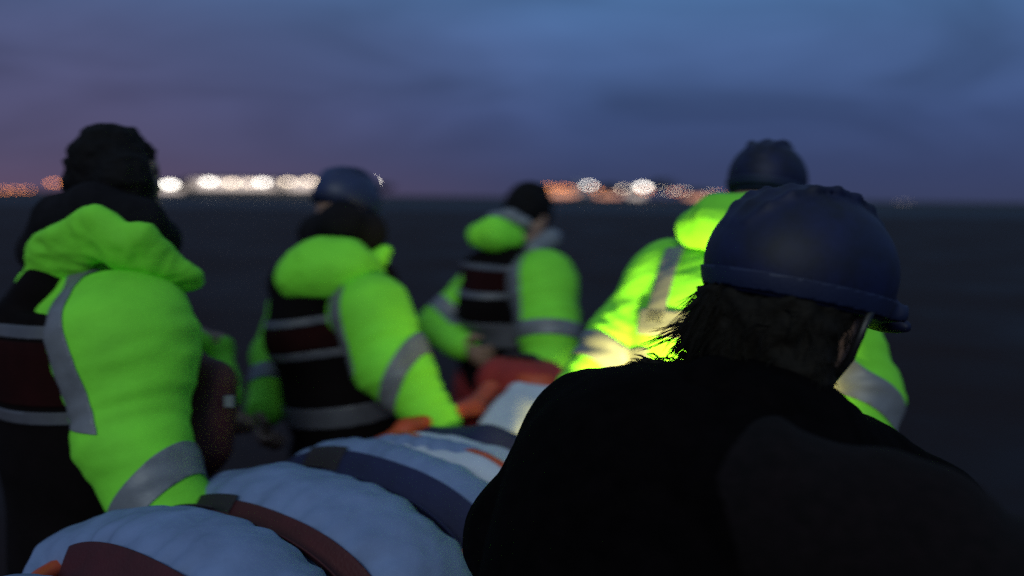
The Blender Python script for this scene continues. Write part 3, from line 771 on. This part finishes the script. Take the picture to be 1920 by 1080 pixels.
# wind-blown locks on the left of the head
bm = bmesh.new(); rg = np.random.default_rng(5)
for g in range(34):                              # soft clumps that droop and curl up at the tips
    a0 = at(1322 + rg.random() * 75, 520 + rg.random() * 150, 1.20 + rg.normal(0, .03))
    d0 = unit(A(-.55 + rg.normal(0, .2), rg.normal(0, .2), -.75 + rg.normal(0, .2))); ln0 = .055 + rg.random() * .06; cur = rg.normal(.1, .35)
    for i in range(22):
        a = a0 + rg.normal(0, .006, 3); ln = ln0 * (.7 + .4 * rg.random()); pts = [a]; d = unit(d0 + rg.normal(0, .10, 3))
        for k in range(6):
            pts.append(pts[-1] + d * ln / 6); d = unit(d + A(-.06 + cur * .10 * k, rg.normal(0, .05), -.10 + abs(cur) * .13 * k))
        tube(bm, pts, [.0013, .0012, .0011, .001, .0008, .0005, .0003], 4)
for i in range(60):
    a = at(1215 + rg.random() * 130, 700 + rg.normal(0, 6), 1.22 + rg.normal(0, .03))
    d = unit(A(-.5 + rg.normal(0, .3), rg.normal(0, .2), .5 + rg.random() * .3)); pts = [a]
    for k in range(4): pts.append(pts[-1] + d * .010); d = unit(d + A(-.25, 0, -.25 + rg.normal(0, .2)))
    tube(bm, pts, [.003, .0028, .0024, .0018, .0006], 4)
obj('hair_locks', bm, M['brown'], root5, True)

# ------------------------------------------------------------------ stretcher and what lies on it
S0 = A(-.2, 1.84, 0); da = unit(A(.55, .835, 0)); dp = A(da[1], -da[0], 0)
def sp(s, p, z): return S0 + da * s + dp * p + UP * z
def sq(q): return ((q - S0) @ da, (q - S0) @ dp)
FR = (da, dp, UP)
st_root = thing('stretcher', 'orange basket stretcher carried by the rescuers', 'stretcher', tuple(sp(0, 0, 0.62)))
L0, L1 = -.77, 1.02
H = Field(sp(.05, 0, .78) - A(1.1, 1.1, .3), sp(.05, 0, .78) + A(1.1, 1.1, .25), .010)
H.rbox(sp((L0 + L1) / 2, 0, .78), FR, ((L1 - L0) / 2, .29, .13), .12, 0); H.rbox(sp((L0 + L1) / 2, 0, .85), FR, ((L1 - L0) / 2 - .02, .27, .17), .11, 0, 'sub')
V, Fq = H.mesh(); link('shell', V, Fq, M['orange'], st_root)
bm = bmesh.new(); ring = []
for a in np.linspace(0, 2 * math.pi, 49)[:-1]:
    c, s = math.cos(a), math.sin(a); e = lambda v: math.copysign(abs(v) ** .35, v)
    ring.append(sp((L0 + L1) / 2 + e(c) * (L1 - L0) / 2, e(s) * .295, .895))
tube(bm, ring + [ring[0]], .018, 8); obj('rim', bm, M['orange'], st_root, True)
for s_, sd in ((-.55, -1), (-.55, 1), (.12, -1), (.12, 1), (.8, -1), (.8, 1)):
    bm = bmesh.new(); tube(bm, [sp(s_ - .09, sd * .305, .88), sp(s_ - .07, sd * .345, .885), sp(s_ + .07, sd * .345, .885), sp(s_ + .09, sd * .305, .88)], .014, 8)
    obj('handle', bm, M['plastic'], st_root, True)

bag = thing('vacuum_mattress', 'blue-grey padded mattress wrapped round the casualty and strapped down on the stretcher', 'mattress', tuple(sp(0, 0, .70)))
ST = [(-.69, .027, 'strapred'), (-.445, .026, 'strapred'), (-.165, .036, 'strapblue'), (.02, .016, 'strapblack')]
H = Field(sp(-.3, 0, .85) - A(.85, .85, .3), sp(-.3, 0, .85) + A(.85, .85, .3), .0065)
lob = [(-.94, -.70, .31, .80), (-.68, -.455, .33, .84), (-.435, -.185, .335, .845), (-.165, .015, .325, .845), (.025, .14, .29, .825)]
for a, b, wd, zc in lob:
    m = (a + b) / 2; ln = (b - a) / 2
    H.ell(sp(m, .02, zc), FR, (ln * 1.34, wd, .165), .03); H.ell(sp(m, .14, zc - .05), FR, (ln * 1.2, wd * .75, .13), .03)
    H.ell(sp(m, -.09, zc + .01), FR, (ln * 1.25, wd * .82, .15), .03); H.ell(sp(m, -.17, zc - .04), FR, (ln * 1.2, wd * .55, .12), .03)
H.ell(sp(-.60, -.295, .865), FR, (.12, .085, .075), .02)
H.rbox(sp(-.38, 0, .78), FR, (.50, .24, .10), .08, .04)
V, Fq = H.mesh(); N = normals(V, Fq)
sv = (V - S0) @ da; pv = (V - S0) @ dp
dist = np.min([np.abs(sv - q[0]) for q in ST], 0)
pl = np.exp(-dist / .055)
Vs = V - N * (.010 * np.exp(-(dist / .03) ** 2))[:, None]
ph = np.arctan2(V[:, 2] - .76, pv)
V = V + N * (-.012 * np.exp(-(dist / .03) ** 2) + .006 * pl * np.sin(ph * 26 + 3 * vnoise(V * 9)) + .006 * vnoise(V * 13) + .003 * vnoise(V * 37))[:, None]
V = relax(V, Fq, 1, .4)
link('cover', V, Fq, M['bag'], bag)
for s_, hw, mm in ST:
    band('strap', Vs, Fq, [(sp(s_, 0, 0), da, hw)] + ([(sp(0, .16, 0), dp, .39)] if s_ < -.6 else []), lambda P: (P[:, 2] > .74), M[mm], bag, .011)
    if mm != 'strapblack' and s_ > -.6:
        band('strap_pad', Vs, Fq, [(sp(s_, 0, 0), da, hw + .003), (sp(0, -.15, 0), dp, .055)], lambda P: P[:, 2] > .80, M['strapblack'], bag, .015)
# white folded sheet at the casualty's chest
H = Field(sp(.2, 0, .9) - .5, sp(.2, 0, .9) + .5, .006)
H.ell(sp(.13, .0, .90), FR, (.10, .25, .085), .02); H.ell(sp(.07, .05, .905), FR, (.07, .22, .08), .02); H.ell(sp(.10, -.12, .90), FR, (.08, .13, .08), .02)
V, Fq = H.mesh(); V = wrinkle(V, Fq, .007, 11, dp, .3, 1.0); sh_ = tag(link('sheet', V, Fq, M['white']), 'white sheet folded across the stretcher, just beyond the mattress', 'sheet')
band('piping', V, Fq, [(sp(.085, 0, 0), unit(da + dp * .12), .008)], lambda P: P[:, 2] > .9, M['orange'], sh_, .004)
# navy blanket roll
H = Field(sp(.3, 0, .9) - .5, sp(.3, 0, .9) + .5, .007)
H.chain([sp(.27, -.22, .90), sp(.27, 0, .925), sp(.30, .24, .90)], [.05, .055, .05], .03)
V, Fq = H.mesh(); V = wrinkle(V, Fq, .006, 12, da, .4, 4.0); tag(link('blanket', V, Fq, M['strapblue']), 'rolled navy blanket lying between the white sheet and the white pillow', 'blanket')
# pillow
H = Field(sp(.5, 0, .95) - .45, sp(.5, 0, .95) + .45, .006)
H.rbox(sp(.51, -.02, .95), (unit(da + UP * .45), dp, np.cross(unit(da + UP * .45), dp)), (.115, .13, .045), .04, .02)
V, Fq = H.mesh(); V = wrinkle(V, Fq, .005, 9, None, .4, 6.0); tag(link('pillow', V, Fq, M['white']), 'white pillow propped up at the head end of the stretcher', 'pillow')
H = Field(sp(.35, -.2, .98) - .4, sp(.35, -.2, .98) + .4, .006)
H.chain([sp(.13, -.235, .93), sp(.22, -.22, .957), sp(.32, -.20, .965), sp(.44, -.17, .97), sp(.56, -.20, 1.0)], [.020, .024, .025, .025, .025], .02, UP, .8)
V, Fq = H.mesh(); V = wrinkle(V, Fq, .004, 14, da, .4, 2.0); link('side_bolster', V, Fq, M['orange'], st_root)
# red kit bag behind the pillow
kb = thing('kit_bag', 'red soft kit bag behind the white pillow at the far end of the stretcher', 'bag', tuple(sp(.78, -.05, .88)))
H = Field(sp(.78, -.05, 1.0) - .5, sp(.78, -.05, 1.0) + .5, .008)
H.rbox(sp(.80, -.24, .93), FR, (.10, .15, .11), .08, .02); H.cone(sp(.62, -.24, .92), sp(.35, -.27, .90), .06, .045, .04)
V, Fq = H.mesh(); V = wrinkle(V, Fq, .008, 8, dp, .4, 8.0); link('bag_body', V, Fq, M['redbag'], kb)
bm = bmesh.new(); tube(bm, [sp(.80, -.34, 1.02), sp(.80, -.29, 1.055), sp(.80, -.20, 1.055), sp(.80, -.15, 1.02)], .010, 8); obj('handle', bm, M['strapblack'], kb, True)
band('front_pocket', V, Fq, [(sp(.66, -.05, .98), UP, .04), (sp(.66, -.10, 1.0), dp, .10)], lambda P: (P - S0) @ da < .76, M['orange'], kb, .006)

# ------------------------------------------------------------------ hand torch held by the foreground rescuer
tp = J['wrL'] + unit(J['wrL'] - J['elL']) * .08; tdir = unit(at(1240, 680, 2.0) - tp)
to = thing('torch', 'small black hand torch held behind the foreground rescuer, lighting the striped back', 'torch', tuple(tp))
bm = bmesh.new(); tube(bm, [tp - tdir * .07, tp + tdir * .035, tp + tdir * .045, tp + tdir * .075], [.014, .014, .022, .023], 14); obj('barrel', bm, M['plastic'], to, True)
bm = bmesh.new(); tube(bm, [tp + tdir * .0755, tp + tdir * .0775], [.019, .019], 14); obj('lens', bm, M['lens'], to)
tl = bpy.data.lights.new('torch_beam', 'SPOT'); tl.energy = 36.0; tl.color = (1.0, .84, .20); tl.spot_size = R(135); tl.spot_blend = .9; tl.shadow_soft_size = .02
lo2 = bpy.data.objects.new('torch_beam', tl); C.objects.link(lo2)
lo2.location = tuple(tp + tdir * .10); lo2.rotation_euler = Vector(-tdir).to_track_quat('Z', 'Y').to_euler()
lo2.parent = to; lo2.matrix_parent_inverse = to.matrix_world.inverted()
